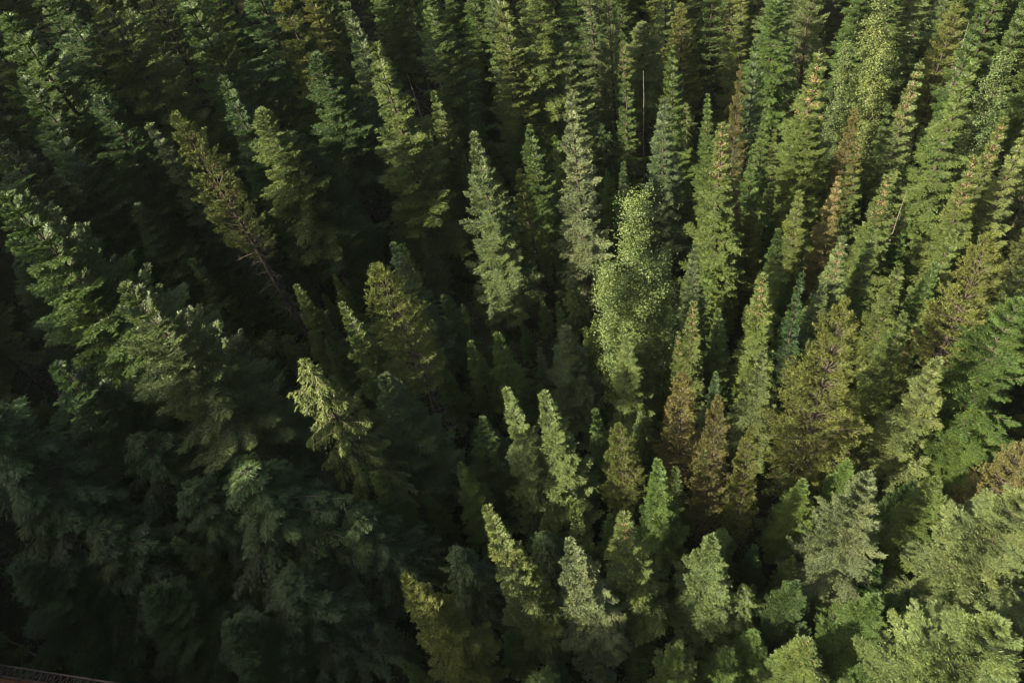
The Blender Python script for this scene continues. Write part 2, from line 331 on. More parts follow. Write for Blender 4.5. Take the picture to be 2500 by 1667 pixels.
PROTO = {
    'spruce': [conifer('spruce%d' % i, 10 + i, 26, 2.6, 0.08, 270, (0.94 + 0.05 * i, 0.20), (40, -14), 0.22, 0.40, 55, -0.10, 0.21, 0.075, 0.085, 8, 0.24 + 0.05 * i, cones=1300, dead=(0.04, 30, 0.6), gap=0.04 + 0.05 * i) for i in range(4)],
    'fir': [conifer('fir%d' % i, 30 + i, 28, 3.3, 0.12, 260, (0.82 + 0.05 * i, 0.28), (52, -6), 0.10, 0.42, 55, -0.04, 0.23, 0.08, 0.095, 8, 0.32 + 0.06 * (i % 3), dead=(0.06, 46, 0.55), gap=0.06 + 0.10 * (i % 3), topr=0.07) for i in range(5)],
    'big_fir': [conifer('big_fir%d' % i, 40 + i, 30, 5.2, 0.10, 430, (0.70 + 0.05 * i, 0.30), (48, -8), 0.14, 0.30, 52, -0.05, 0.20, 0.072, 0.092, 10, 0.34, dead=(0.06, 46, 0.55), gap=0.08, topr=0.05) for i in range(2)],
    'bare_fir': [conifer('bare_fir%d' % i, 50 + i, 28, 2.8, 0.38, 220, (0.6, 0.3), (45, -14), 0.08, 0.42, 55, -0.08, 0.23, 0.08, 0.10, 8, 0.34, dead=(0.10, 90, 0.75), gap=0.2, topr=0.08) for i in range(3)],
    'pine': [conifer('pine%d' % i, 70 + i, 27, 2.6, 0.22, 320, (0.62, 0.36), (58, 4), 0.28, 0.50, 50, 0.10, 0.17, 0.042, 0.08, 15, 0.30, tuft=True, dead=(0.08, 70, 0.75), mat=M_PINE, gap=0.08, topr=0.10, limb=1.1) for i in range(4)],
    'big_pine': [conifer('big_pine', 86, 31, 5.2, 0.16, 430, (0.74, 0.30), (56, 0), 0.22, 0.40, 50, 0.08, 0.19, 0.048, 0.095, 14, 0.34, tuft=True, dead=(0.06, 70, 0.6), mat=M_PINE, gap=0.08, topr=0.06)],
    'bare_pine': [conifer('bare_pine%d' % i, 80 + i, 29, 2.5, 0.50, 210, (0.60, 0.36), (58, 4), 0.28, 0.50, 50, 0.10, 0.17, 0.042, 0.08, 15, 0.34, tuft=True, dead=(0.12, 70, 0.8), mat=M_PINE, gap=0.1, topr=0.12, limb=1.1) for i in range(2)],
    'hemlock': [conifer('hemlock%d' % i, 90 + i, 26, 3.7, 0.08, 250, (0.62, 0.25), (30, 0), -0.34, 0.34, 50, -0.45, 0.22, 0.07, 0.11, 9, 0.34, dead=(0.05, 40, 0.6), gap=0.18, sag=0.55, topr=0.1, limb=1.7) for i in range(3)],
    'young': [conifer('young%d' % i, 110 + i, 13, 1.9, 0.04, 140, (1.05, 0.2), (45, -4), 0.15, 0.42, 55, -0.05, 0.20, 0.07, 0.10, 7, 0.32, dead=(0.02, 14, 0.5)) for i in range(3)],
    'cottonwood': [broadleaf('cottonwood0', 130, 24, 3.4, 0.08, [(0.6, 0, 1.0, 0.54), (-1.9, -0.6, 0.82, 0.46), (2.0, -0.3, 0.76, 0.38), (0.0, -0.9, 0.68, 0.45), (-1.0, -1.6, 0.55, 0.5), (1.2, -1.5, 0.5, 0.45)], 860, 76, 0.098, 0.27),
                   broadleaf('cottonwood1', 131, 24, 1.9, 0.16, [(0, 0, 1.0, 0.95), (0.8, 0.3, 0.7, 0.8)], 420, 36, 0.14, 0.24),
                   broadleaf('cottonwood2', 132, 24, 1.9, 0.18, [(0.2, 0, 1.0, 0.85), (-0.9, -0.3, 0.8, 0.8), (0.6, 0.8, 0.6, 0.7)], 380, 36, 0.14, 0.24)],
    'shrub': [broadleaf('shrub%d' % i, 150 + i, 4.2, 2.0, 0.06, [(0, 0, 1.0, 0.8), (0.9, -0.5, 0.8, 0.7), (-0.8, 0.6, 0.72, 0.7)], 190, 24, 0.11, 0.22, True) for i in range(3)],
    'snag': [snag('snag%d' % i, 170 + i, 24, 2.2, 90, 0.02 + 0.1 * i) for i in range(2)] + [snag('pole', 175, 24, 1, 0, rk=0.6)],
}
KIND = {'spruce': ('spruce_tree', 'spruce'), 'fir': ('fir_tree', 'fir'), 'bare_fir': ('fir_tree', 'fir'), 'big_fir': ('fir_tree', 'fir'), 'pine': ('pine_tree', 'pine'), 'bare_pine': ('pine_tree', 'pine'), 'big_pine': ('pine_tree', 'pine'), 'hemlock': ('hemlock_tree', 'hemlock'),
        'young': ('young_spruce', 'young spruce'), 'cottonwood': ('cottonwood_tree', 'cottonwood'), 'shrub': ('shrub', 'shrub'), 'snag': ('dead_tree', 'dead tree')}
COLOR = {'dark': (0.032, 0.060, 0.020), 'deep': (0.027, 0.054, 0.020), 'green': (0.050, 0.085, 0.024), 'olive': (0.066, 0.096, 0.029), 'silver': (0.073, 0.107, 0.045),  # dark also puts shade into the foliage of shaded trees
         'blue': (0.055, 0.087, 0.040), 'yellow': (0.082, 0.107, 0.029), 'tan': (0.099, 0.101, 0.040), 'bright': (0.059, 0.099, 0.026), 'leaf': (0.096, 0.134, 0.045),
         'pale': (0.082, 0.117, 0.044), 'grey': (0.086, 0.119, 0.058)}

# ------------------------------------------------------------------ the ground
def struct(name, me, kind='structure'):
    o = bpy.data.objects.new(name, me); COL.objects.link(o); o['kind'] = kind; return o
gx = np.concatenate([np.linspace(-420, -110, 32), np.linspace(-105, 130, 150), np.linspace(136, 420, 30)]); gy = np.concatenate([np.linspace(-160, -35, 14), np.linspace(-30, 230, 170), np.linspace(236, 700, 50)])
X, Y = np.meshgrid(gx, gy); Z = terrain(X, Y) + np.random.default_rng(3).normal(0, 0.09, X.shape)
nx = len(gx); i = (np.arange(len(gy) - 1)[:, None] * nx + np.arange(nx - 1)[None]).ravel()
ground = struct('ground', mesh_np('ground', np.column_stack([X.ravel(), Y.ravel(), Z.ravel()]), np.column_stack([i, i + 1, i + nx + 1, i + nx]), M_SOIL, smooth=True))

# ------------------------------------------------------------------ planting
RNG = random.Random(7)
TREES = []      # dicts with base, height, radius, screen place
def plant(kind, base, h, r, color, label, variant=None, cones=False, group=None, ref=None, tilt=None, rz=None, jitter=0.06):
    ps = PROTO[kind]; p = ps[(RNG.randrange(len(ps)) if variant is None else variant % len(ps))]
    nm, cat = KIND[kind]
    e = bpy.data.objects.new(nm, None); COL.objects.link(e); e.empty_display_size = 0.5
    e.location = base; e.rotation_mode = 'ZYX'
    tx, ty = tilt if tilt else (RNG.gauss(0, 0.012), RNG.gauss(0, 0.012))
    e.rotation_euler = (tx, ty, RNG.uniform(0, 6.283) if rz is None else rz)
    sxy = r / p['R']; sz = h / p['H']
    e.scale = (sxy, sxy, sz)
    e['label'] = label; e['category'] = cat
    if group: e['group'] = group
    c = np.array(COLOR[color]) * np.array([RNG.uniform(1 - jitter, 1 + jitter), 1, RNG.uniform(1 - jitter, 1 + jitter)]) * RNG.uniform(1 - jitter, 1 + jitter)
    for part in ('trunk', 'limbs', 'crown', 'dead_branches', 'cones'):
        if part not in p or (part == 'cones' and not cones): continue
        o = bpy.data.objects.new(part, p[part]); COL.objects.link(o); o.parent = e; o.color = (*c, 1)
        if part in ('limbs', 'dead_branches', 'cones'): o['kind'] = 'stuff'
    top = np.array([base[0], base[1], base[2] + h])
    TREES.append(dict(e=e, base=np.array(base), h=h, r=r, kind=kind, top=project(top), bot=project(base), ref=ref, label=label))
    return e

# the trees one can pick out: kind, top x, top y, crown width (photo pixels), height in metres, colour, label, short name, more
HERO = [
 # --- the shaded slope; part of its shade is put into dark foliage colours
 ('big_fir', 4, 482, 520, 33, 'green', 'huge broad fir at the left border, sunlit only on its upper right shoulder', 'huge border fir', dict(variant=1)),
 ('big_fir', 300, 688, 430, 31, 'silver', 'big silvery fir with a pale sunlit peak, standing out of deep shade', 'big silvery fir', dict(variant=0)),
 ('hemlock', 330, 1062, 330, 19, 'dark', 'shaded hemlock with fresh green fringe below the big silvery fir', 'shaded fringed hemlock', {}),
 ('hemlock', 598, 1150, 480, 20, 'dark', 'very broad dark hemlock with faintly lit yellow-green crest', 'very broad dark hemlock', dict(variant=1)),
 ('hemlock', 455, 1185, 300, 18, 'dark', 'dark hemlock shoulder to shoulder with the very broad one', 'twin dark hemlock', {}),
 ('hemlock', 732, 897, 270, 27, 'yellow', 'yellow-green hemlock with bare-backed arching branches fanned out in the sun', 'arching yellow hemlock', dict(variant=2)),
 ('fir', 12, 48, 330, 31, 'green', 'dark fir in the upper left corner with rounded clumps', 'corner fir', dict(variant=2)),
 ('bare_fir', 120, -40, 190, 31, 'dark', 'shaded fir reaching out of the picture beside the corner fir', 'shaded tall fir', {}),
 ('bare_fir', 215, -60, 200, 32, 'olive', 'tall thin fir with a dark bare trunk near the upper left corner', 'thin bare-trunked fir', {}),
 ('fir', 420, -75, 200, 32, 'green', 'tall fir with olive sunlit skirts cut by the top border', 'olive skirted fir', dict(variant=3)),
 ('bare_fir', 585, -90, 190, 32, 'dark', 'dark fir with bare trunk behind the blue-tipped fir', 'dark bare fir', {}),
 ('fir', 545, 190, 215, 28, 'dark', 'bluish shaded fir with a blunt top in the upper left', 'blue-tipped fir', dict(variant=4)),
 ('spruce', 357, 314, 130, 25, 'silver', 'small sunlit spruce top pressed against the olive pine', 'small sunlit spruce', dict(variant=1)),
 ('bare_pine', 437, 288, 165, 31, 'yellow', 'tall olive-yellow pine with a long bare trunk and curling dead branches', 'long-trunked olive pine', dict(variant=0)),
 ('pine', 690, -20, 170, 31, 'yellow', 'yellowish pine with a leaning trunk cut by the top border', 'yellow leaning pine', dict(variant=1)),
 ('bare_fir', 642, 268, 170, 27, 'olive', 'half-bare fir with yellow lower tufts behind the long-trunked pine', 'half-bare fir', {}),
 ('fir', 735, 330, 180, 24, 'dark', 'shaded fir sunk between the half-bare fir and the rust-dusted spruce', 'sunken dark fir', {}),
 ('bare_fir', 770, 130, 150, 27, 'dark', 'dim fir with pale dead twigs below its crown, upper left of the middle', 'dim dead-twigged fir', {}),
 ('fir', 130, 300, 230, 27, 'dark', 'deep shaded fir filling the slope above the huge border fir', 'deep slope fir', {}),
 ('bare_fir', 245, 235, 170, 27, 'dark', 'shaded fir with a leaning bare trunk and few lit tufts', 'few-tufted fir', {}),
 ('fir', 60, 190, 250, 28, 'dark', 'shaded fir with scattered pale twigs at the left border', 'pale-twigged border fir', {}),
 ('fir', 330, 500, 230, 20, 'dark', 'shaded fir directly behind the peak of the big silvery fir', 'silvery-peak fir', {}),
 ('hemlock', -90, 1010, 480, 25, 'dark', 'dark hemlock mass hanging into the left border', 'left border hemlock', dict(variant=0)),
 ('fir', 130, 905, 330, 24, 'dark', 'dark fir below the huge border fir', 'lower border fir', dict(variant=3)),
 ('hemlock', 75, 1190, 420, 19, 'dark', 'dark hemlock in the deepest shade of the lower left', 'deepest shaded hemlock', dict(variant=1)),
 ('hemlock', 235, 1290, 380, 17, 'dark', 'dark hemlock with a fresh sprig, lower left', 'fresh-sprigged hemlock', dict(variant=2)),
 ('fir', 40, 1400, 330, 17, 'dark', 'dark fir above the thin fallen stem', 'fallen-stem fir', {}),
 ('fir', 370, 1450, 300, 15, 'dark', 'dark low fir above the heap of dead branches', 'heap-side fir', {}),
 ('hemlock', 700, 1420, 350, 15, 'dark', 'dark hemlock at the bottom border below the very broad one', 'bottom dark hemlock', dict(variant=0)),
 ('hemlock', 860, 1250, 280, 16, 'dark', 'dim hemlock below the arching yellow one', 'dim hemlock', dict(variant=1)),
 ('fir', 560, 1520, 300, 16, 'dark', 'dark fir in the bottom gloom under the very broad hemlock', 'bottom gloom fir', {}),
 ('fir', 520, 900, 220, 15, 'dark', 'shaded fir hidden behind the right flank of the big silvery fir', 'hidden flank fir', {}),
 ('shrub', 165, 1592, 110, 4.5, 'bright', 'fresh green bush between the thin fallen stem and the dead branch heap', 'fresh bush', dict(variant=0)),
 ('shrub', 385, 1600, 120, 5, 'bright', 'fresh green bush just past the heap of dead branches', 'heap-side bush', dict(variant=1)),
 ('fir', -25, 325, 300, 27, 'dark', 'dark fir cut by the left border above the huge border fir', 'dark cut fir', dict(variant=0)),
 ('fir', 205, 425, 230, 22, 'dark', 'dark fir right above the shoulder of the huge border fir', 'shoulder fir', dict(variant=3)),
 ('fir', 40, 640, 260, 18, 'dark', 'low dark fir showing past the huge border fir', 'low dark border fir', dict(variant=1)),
 # --- middle left
 ('fir', 850, 10, 150, 31, 'silver', 'grey-green sunlit fir cut by the top border behind the rust-dusted spruce', 'grey-green top fir', dict(variant=0)),
 ('fir', 905, 112, 235, 31, 'olive', 'big shaggy fir with a brownish top and lit hanging branch layers', 'big shaggy fir', dict(variant=2)),
 ('bare_fir', 1040, -15, 140, 30, 'green', 'tall fir whose lower trunk is hung with bare grey branches', 'grey-skirted fir', dict(variant=0)),
 ('snag', 1072, 132, 100, 22, 'dark', 'dead tree with drooping bare grey-brown branches behind the yellow-tipped fir', 'drooping dead tree', dict(variant=0)),
 ('snag', 1003, 182, 70, 19, 'dark', 'thin grey dead tree beside the big shaggy fir', 'thin grey dead tree', dict(variant=1)),
 ('fir', 1057, 226, 120, 24, 'olive', 'yellow-tipped slim fir right of the big shaggy fir', 'yellow-tipped fir', dict(variant=1)),
 ('fir', 1150, 255, 120, 20, 'dark', 'shaded low fir above the neat grey-green cone', 'low shaded fir', {}),
 ('fir', 1222, -30, 165, 31, 'olive', 'tall feathery olive fir reaching out of the top middle', 'feathery olive fir', dict(variant=3)),
 ('bare_fir', 1300, -60, 140, 32, 'olive', 'fir with a dark straight trunk and brown lower branches, top middle', 'straight-trunked fir', dict(variant=1)),
 ('spruce', 1393, 98, 105, 25, 'silver', 'pale pointed spruce rising just above the ragged pale fir', 'pale pointed spruce', dict(variant=0)),
 ('spruce', 1518, 90, 75, 26, 'green', 'very thin spruce with a rusty tip and notched sides', 'very thin spruce', dict(variant=3, cones=True)),
 ('snag', 1563, 176, 30, 19, 'dark', 'bare grey pole of a dead tree standing in the shade', 'bare pole', dict(variant=2)),
 ('fir', 1640, 118, 100, 25, 'green', 'bluish green fir behind the bare grey pole', 'pole-side fir', dict(variant=1)),
 ('spruce', 1611, 243, 125, 26, 'blue', 'dark blue-green spruce with an even narrow cone above the cottonwood', 'even dark spruce', dict(variant=1)),
 ('fir', 1153, 335, 165, 27, 'silver', 'neat grey-green fir cone with combed sunlit branch tips', 'neat grey-green fir', dict(variant=0)),
 ('fir', 1300, 308, 135, 24, 'green', 'rounded green fir between the neat cone and the ragged pale fir', 'rounded green fir', dict(variant=1)),
 ('pine', 1270, 415, 100, 21, 'yellow', 'small yellowish pine hugging the rounded green fir', 'small yellowish pine', dict(variant=2)),
 ('fir', 1375, 234, 165, 31, 'grey', 'tall ragged pale fir with broken layers, brightest conifer of the middle', 'ragged pale fir', dict(variant=2)),
 ('spruce', 1512, 398, 80, 19, 'dark', 'small shaded spruce peeking over the cottonwood', 'small peeking spruce', {}),
 ('cottonwood', 1538, 478, 262, 31, 'leaf', 'bright leafy cottonwood with two rounded tops in the centre', 'bright cottonwood', dict(variant=0, rz=0.25)),
 ('fir', 962, 596, 145, 22, 'silver', 'shaded fir with silvery left fringe behind the golden pine', 'silver-fringed fir', dict(variant=3)),
 ('bare_pine', 910, 662, 195, 29, 'yellow', 'golden brown pine with a leaning bare trunk and dead lower limbs', 'golden pine', dict(variant=3)),
 ('fir', 832, 745, 160, 23, 'olive', 'dim fir with thin level branches left of the golden pine', 'dim level-branched fir', dict(variant=4)),
 ('fir', 925, 925, 220, 22, 'blue', 'blue-green shaded fir under the golden pine trunk', 'blue-green shaded fir', dict(variant=1)),
 ('young', 1148, 838, 85, 13, 'bright', 'little spruce with a fresh green tip alone in the dark hollow', 'little fresh-tipped spruce', {}),
 ('young', 1165, 1050, 100, 10, 'dark', 'small shaded spruce in the hollow left of the twin olive spires', 'small hollow spruce', {}),
 ('spruce', 1378, 803, 130, 17, 'blue', 'blue spruce at the dark hollow left of the cottonwood foot', 'blue spruce', dict(variant=0)),
 ('spruce', 1540, 822, 125, 19, 'pale', 'pale spruce growing up in front of the cottonwood', 'pale front spruce', dict(variant=2)),
 # --- lower middle
 ('spruce', 1227, 944, 140, 24, 'pale', 'left one of two sunlit olive spires with rusty specks', 'left olive spire', dict(variant=3)),
 ('spruce', 1336, 952, 150, 24, 'pale', 'right one of two sunlit olive spires with shaded flank', 'right olive spire', dict(variant=0)),
 ('young', 1453, 1005, 85, 16, 'bright', 'slim fresh green spruce behind the small yellow pine', 'slim fresh spruce', {}),
 ('pine', 1503, 1028, 140, 20, 'yellow', 'small yellow pine with a rounded dense crown', 'small yellow pine', dict(variant=1)),
 ('pine', 1653, 918, 135, 22, 'tan', 'rusty-sided pine behind the pair of tan pines', 'rusty-sided pine', dict(variant=2)),
 ('pine', 1738, 972, 128, 27, 'tan', 'taller of the pair of tan pines, slender dark trunk showing', 'taller tan pine', dict(variant=0)),
 ('pine', 1832, 1030, 108, 25, 'yellow', 'shorter of the pair of tan pines', 'shorter tan pine', dict(variant=3)),
 ('spruce', 1620, 1122, 130, 22, 'bright', 'vivid green spruce in front of the taller tan pine', 'vivid green spruce', dict(variant=1)),
 ('spruce', 1535, 1250, 190, 24, 'olive', 'olive spruce topped by a thick rusty cap of cones, lower middle', 'rust-capped spruce', dict(variant=2, cones=True)),
 ('spruce', 1197, 1218, 165, 29, 'pale', 'tall narrow spruce with one lit edge bordering the dark hollow', 'one-edged tall spruce', dict(variant=2)),
 ('spruce', 1274, 1322, 120, 24, 'olive', 'olive spruce leaning on the tall one-edged spruce', 'leaning olive spruce', dict(variant=1)),
 ('young', 1397, 1230, 90, 19, 'olive', 'small spruce poking up behind the silvery round fir', 'small poking spruce', {}),
 ('fir', 1403, 1322, 205, 25, 'grey', 'silvery round fir with starry tips near the bottom border', 'silvery round fir', dict(variant=3)),
 ('fir', 995, 1424, 190, 24, 'yellow', 'fir with only its yellow-green peak in the light, lower left of middle', 'lit-peak fir', dict(variant=1)),
 ('hemlock', 1105, 1345, 200, 16, 'dark', 'round shaded hemlock between the lit-peak fir and the one-edged spruce', 'round shaded hemlock', {}),
 ('fir', 1723, 1296, 180, 22, 'pale', 'pale draping fir below the tan pines', 'pale draping fir', dict(variant=2)),
 # --- lower right
 ('big_fir', 2130, 1163, 265, 27, 'grey', 'broad frosty grey-green fir in the lower right', 'broad frosty fir', dict(variant=3)),
 ('fir', 2292, 1181, 190, 22, 'olive', 'olive fir with a frosty tip right of the broad frosty fir', 'frosty-tipped olive fir', dict(variant=1)),
 ('big_fir', 2515, 1215, 420, 29, 'pale', 'large light green fir at the right border', 'large light border fir', dict(variant=0)),
 ('big_fir', 2440, 1530, 480, 30, 'pale', 'nearest pale yellow-green fir crown in the lower right corner', 'lower corner fir', dict(variant=4)),
 ('fir', 1940, 1403, 140, 16, 'dark', 'small dark pointed fir left of the broad frosty fir foot', 'small dark pointed fir', dict(variant=1)),
 ('fir', 2128, 1448, 190, 20, 'green', 'green fir with a rusty tip below the broad frosty fir', 'rusty-tipped green fir', dict(variant=2)),
 ('fir', 2225, 1435, 160, 17, 'dark', 'dull fir with brown twigs beside the rusty-tipped green fir', 'dull brown-twigged fir', {}),
 ('spruce', 1968, 1560, 170, 18, 'olive', 'spruce with an orange cone patch on top at the bottom border', 'orange-patched spruce', dict(variant=0, cones=True)),
 ('young', 1772, 1590, 130, 11, 'green', 'round young spruce in shade at the bottom border', 'round young spruce', {}),
 ('young', 1850, 1545, 120, 12, 'green', 'young spruce with lit left side near the bottom border', 'half-lit young spruce', {}),
 ('fir', 1650, 1570, 150, 14, 'green', 'low fir at the bottom border under the pale draping fir', 'low bottom fir', {}),
 ('fir', 2075, 1130, 150, 16, 'bright', 'fresh green fir tucked under the great pine', 'fresh tucked fir', {}),
 ('fir', 1965, 1165, 150, 16, 'bright', 'fresh green fir at the foot of the great pine trunk', 'fresh trunk-foot fir', {}),
 # --- right slope
 ('big_pine', 2068, 738, 300, 31, 'yellow', 'great yellow-green pine, broadest pine of the right-hand slope', 'great pine', dict(variant=1, rz=1.2)),
 ('bare_pine', 2432, 578, 190, 33, 'yellow', 'tall leaning yellow pine with bare brown lower branches on the right', 'tall leaning pine', dict(variant=0)),
 ('fir', 2288, 884, 190, 24, 'pale', 'pale fir with drooping layers left of the bare pine trunk', 'pale drooping fir', dict(variant=2)),
 ('big_fir', 2478, 740, 330, 29, 'green', 'massive green fir at the right border with tufted layers', 'massive green fir', dict(variant=4)),
 ('big_fir', 2400, 1010, 260, 18, 'bright', 'dense bright green fir under the massive green fir', 'dense bright fir', {}),
 ('pine', 2500, 1085, 180, 24, 'tan', 'brownish pine with bare trunk at the right border', 'brownish border pine', dict(variant=2)),
 ('fir', 2205, 770, 150, 23, 'olive', 'soft olive fir between the great pine and the leaning pine', 'soft olive fir', dict(variant=1)),
 ('spruce', 2235, 800, 110, 22, 'olive', 'spruce with a rusty crown beside the leaning pine', 'rusty-crowned spruce', dict(cones=True)),
 ('spruce', 2076, 585, 125, 25, 'silver', 'spruce with a silvery spire directly above the great pine', 'silvery spire', dict(variant=1, cones=True)),
 ('fir', 2010, 700, 140, 20, 'blue', 'frosty bluish fir left of the great pine top', 'frosty bluish fir', {}),
 ('spruce', 1876, 670, 135, 24, 'olive', 'spruce with a rust-freckled tip and broad skirt, right of the cottonwood', 'rust-freckled spruce', dict(variant=2, cones=True)),
 ('spruce', 1960, 663, 95, 25, 'deep', 'very dark narrow spruce left of the frosty bluish fir', 'very dark narrow spruce', dict(variant=3)),
 ('spruce', 1673, 736, 100, 22, 'olive', 'rust-tipped spruce touching the right side of the cottonwood', 'rust-tipped spruce', dict(variant=0, cones=True)),
 ('spruce', 1657, 812, 65, 18, 'olive', 'slim spruce with a vivid orange cone top by the cottonwood', 'orange-topped slim spruce', dict(variant=3, cones=True)),
 ('spruce', 1748, 752, 95, 19, 'green', 'dull green spruce between the rust-tipped and rust-freckled spruces', 'dull green spruce', dict(variant=1)),
 ('fir', 1868, 856, 130, 22, 'silver', 'grey-green fir with layered lit boughs above the tan pines', 'layered grey-green fir', dict(variant=1)),
 ('fir', 1746, 905, 95, 17, 'blue', 'small frosty fir with a starry top behind the taller tan pine', 'small frosty fir', {}),
 ('spruce', 1698, 603, 85, 21, 'blue', 'slim bluish spruce right of the cottonwood top', 'slim bluish spruce', {}),
 ('spruce', 1760, 298, 150, 29, 'olive', 'prominent tall spruce with a rusty spire lit from the left', 'prominent rusty spire', dict(variant=0, cones=True)),
 ('spruce', 1842, 352, 90, 24, 'green', 'green spruce just right of the prominent rusty spire', 'green neighbour spruce', dict(variant=2)),
 ('spruce', 1858, 258, 75, 24, 'green', 'thin pointed spruce behind the green neighbour spruce', 'thin pointed spruce', dict(variant=1)),
 ('pine', 1800, 168, 70, 25, 'tan', 'narrow rust-yellow pine standing in shade', 'narrow rust-yellow pine', dict(variant=2)),
 ('fir', 1845, 96, 110, 27, 'blue', 'blunt blue-green fir behind the narrow rust-yellow pine', 'blunt blue-green fir', dict(variant=4)),
 ('spruce', 1728, 230, 70, 20, 'green', 'small shaded spruce left of the narrow rust-yellow pine', 'small shaded spruce', {}),
 ('spruce', 1991, 138, 205, 31, 'olive', 'largest rust-headed spruce with a wide bushy lower half', 'largest rust-headed spruce', dict(variant=3, cones=True)),
 ('fir', 1975, 290, 215, 25, 'olive', 'wide olive fir skirted around the largest rust-headed spruce', 'wide olive fir', dict(variant=0)),
 ('spruce', 1810, 436, 85, 21, 'tan', 'greyish rusty spruce left of the wide olive fir', 'greyish rusty spruce', dict(cones=True)),
 ('spruce', 1885, 408, 75, 20, 'green', 'thin spruce close in front of the wide olive fir', 'thin front spruce', dict(cones=True)),
 ('pine', 1828, 520, 90, 17, 'yellow', 'stubby yellow pine in front of the thin front spruce', 'stubby yellow pine', {}),
 ('cottonwood', 2078, 98, 85, 25, 'pale', 'pale narrow cottonwood right of the largest rust-headed spruce', 'pale narrow cottonwood', dict(variant=1)),
 ('cottonwood', 2112, 140, 60, 23, 'leaf', 'thin yellow-green cottonwood between two pale ones', 'thin yellow-green cottonwood', dict(variant=2)),
 ('cottonwood', 2172, -20, 115, 29, 'pale', 'tallest pale cottonwood cut by the top border', 'tallest pale cottonwood', dict(variant=2)),
 ('cottonwood', 2165, 130, 100, 24, 'leaf', 'greener cottonwood in front of the tallest pale one', 'greener cottonwood', dict(variant=1)),
 ('cottonwood', 2452, 132, 105, 26, 'pale', 'pale cottonwood near the right border behind the rusty spires', 'pale right cottonwood', dict(variant=1)),
 ('pine', 2098, 268, 95, 26, 'tan', 'brownish pine below the pale narrow cottonwood', 'brownish pine', dict(variant=3)),
 ('spruce', 2112, 322, 80, 24, 'olive', 'rust-speckled spruce right against the brownish pine', 'rust-speckled spruce', dict(cones=True)),
 ('spruce', 2172, 268, 80, 24, 'green', 'plain green spruce below the greener cottonwood', 'plain green spruce', {}),
 ('spruce', 2245, 165, 125, 29, 'pale', 'long spruce with a rusty sunlit edge and shaded right side', 'long rusty-edged spruce', dict(variant=1, cones=True)),
 ('spruce', 2372, 158, 175, 30, 'olive', 'large open-branched olive spruce in the upper right', 'large open spruce', dict(variant=3)),
 ('spruce', 2168, 428, 135, 26, 'olive', 'rust-pointed spruce with a wide green skirt above the silvery spire', 'rust-pointed wide spruce', dict(variant=0, cones=True)),
 ('spruce', 2392, 393, 150, 27, 'olive', 'rusty long-tipped spruce on the right slope', 'rusty long-tipped spruce', dict(variant=2, cones=True)),
 ('spruce', 2447, 292, 120, 28, 'olive', 'rusty spruce behind the rusty long-tipped one', 'rusty rear spruce', dict(variant=0, cones=True)),
 ('spruce', 2052, 428, 100, 23, 'tan', 'reddish brown spruce right of the wide olive fir', 'reddish brown spruce', dict(cones=True)),
 ('spruce', 2222, 503, 85, 22, 'green', 'small rust-tipped spruce beside the thin pale snag', 'small rust-tipped spruce', dict(cones=True)),
 ('snag', 2206, 468, 45, 21, 'dark', 'thin pale snag between spruces on the right slope', 'thin pale snag', dict(variant=1)),
 ('snag', 2384, 60, 70, 25, 'dark', 'leaning dead tree with grey bare trunk near the top right', 'leaning dead tree', dict(variant=0)),
 ('fir', 2400, -20, 120, 29, 'green', 'green fir beside the leaning dead tree at the top right', 'green top-right fir', {}),
 ('spruce', 2500, 320, 130, 28, 'pale', 'greyish spruce at the right border above the massive fir', 'greyish border spruce', {}),
 ('spruce', 2340, 560, 130, 24, 'olive', 'shaggy olive spruce left of the leaning pine', 'shaggy olive spruce', {}),
 ('spruce', 2290, 640, 105, 22, 'green', 'deep green spruce in front of the shaggy olive one', 'deep green spruce', {}),
 ('fir', 2200, 650, 140, 23, 'olive', 'layered lit fir right of the silvery spire', 'layered lit fir', dict(variant=2)),
 ('spruce', 2130, 560, 110, 24, 'green', 'shaded green spruce between the silvery spire and layered fir', 'shaded green spruce', {}),
 ('spruce', 1960, 470, 110, 22, 'olive', 'olive spruce at the foot of the wide olive fir', 'olive foot spruce', {}),
 ('spruce', 1905, 560, 90, 20, 'green', 'green spruce behind the rust-freckled one', 'green rear spruce', {}),
 ('fir', 2500, 620, 190, 28, 'olive', 'olive fir cut by the right border above the massive green fir', 'olive cut fir', {}),
]
for kind, px, py, w, h, col, label, ref, opt in HERO:
    b = on_ray(px, py, h)
    _, _, zc = project((b[0], b[1], b[2] + h))
    r = 0.5 * w * zc / FPX * {'spruce': 1.5, 'young': 1.45, 'fir': 1.36, 'big_fir': 1.25, 'bare_fir': 1.3, 'pine': 1.15, 'bare_pine': 1.15, 'big_pine': 1.2, 'hemlock': 1.2}.get(kind, 1.15)
    plant(kind, b, h, r, col, label, ref=ref, **opt)

# ------------------------------------------------------------------ the steel bridge in the lower left corner
def child(name, V, F, mat, parent, smooth=False, kind=None):
    o = bpy.data.objects.new(name, mesh_np(name, V, F, mat, smooth=smooth)); COL.objects.link(o); o.parent = parent
    if kind: o['kind'] = kind
    return o
BOXF = np.array([(0, 1, 2, 3), (7, 6, 5, 4), (4, 5, 1, 0), (5, 6, 2, 1), (6, 7, 3, 2), (7, 4, 0, 3)])
def beam(a, b, w, h, up=(0, 0, 1)):
    """a bar from a to b, w across and h along up"""
    a, b, up = np.array(a, float), np.array(b, float), np.array(up, float); d = nrm(b - a); sd = nrm(np.cross(d, up)); u = np.cross(sd, d)
    return np.array([p + sd * (w / 2 * x) + u * (h / 2 * y) for p in (a, b) for x, y in ((-1, -1), (1, -1), (1, 1), (-1, 1))]), BOXF
ZB = 27.0
def on_level(px, py, z):
    d = ray(px, py); return CAM + d * ((z - CAM[2]) / d[2])
pa, pb = on_level(0, 1660, ZB), on_level(330, 1714, ZB)
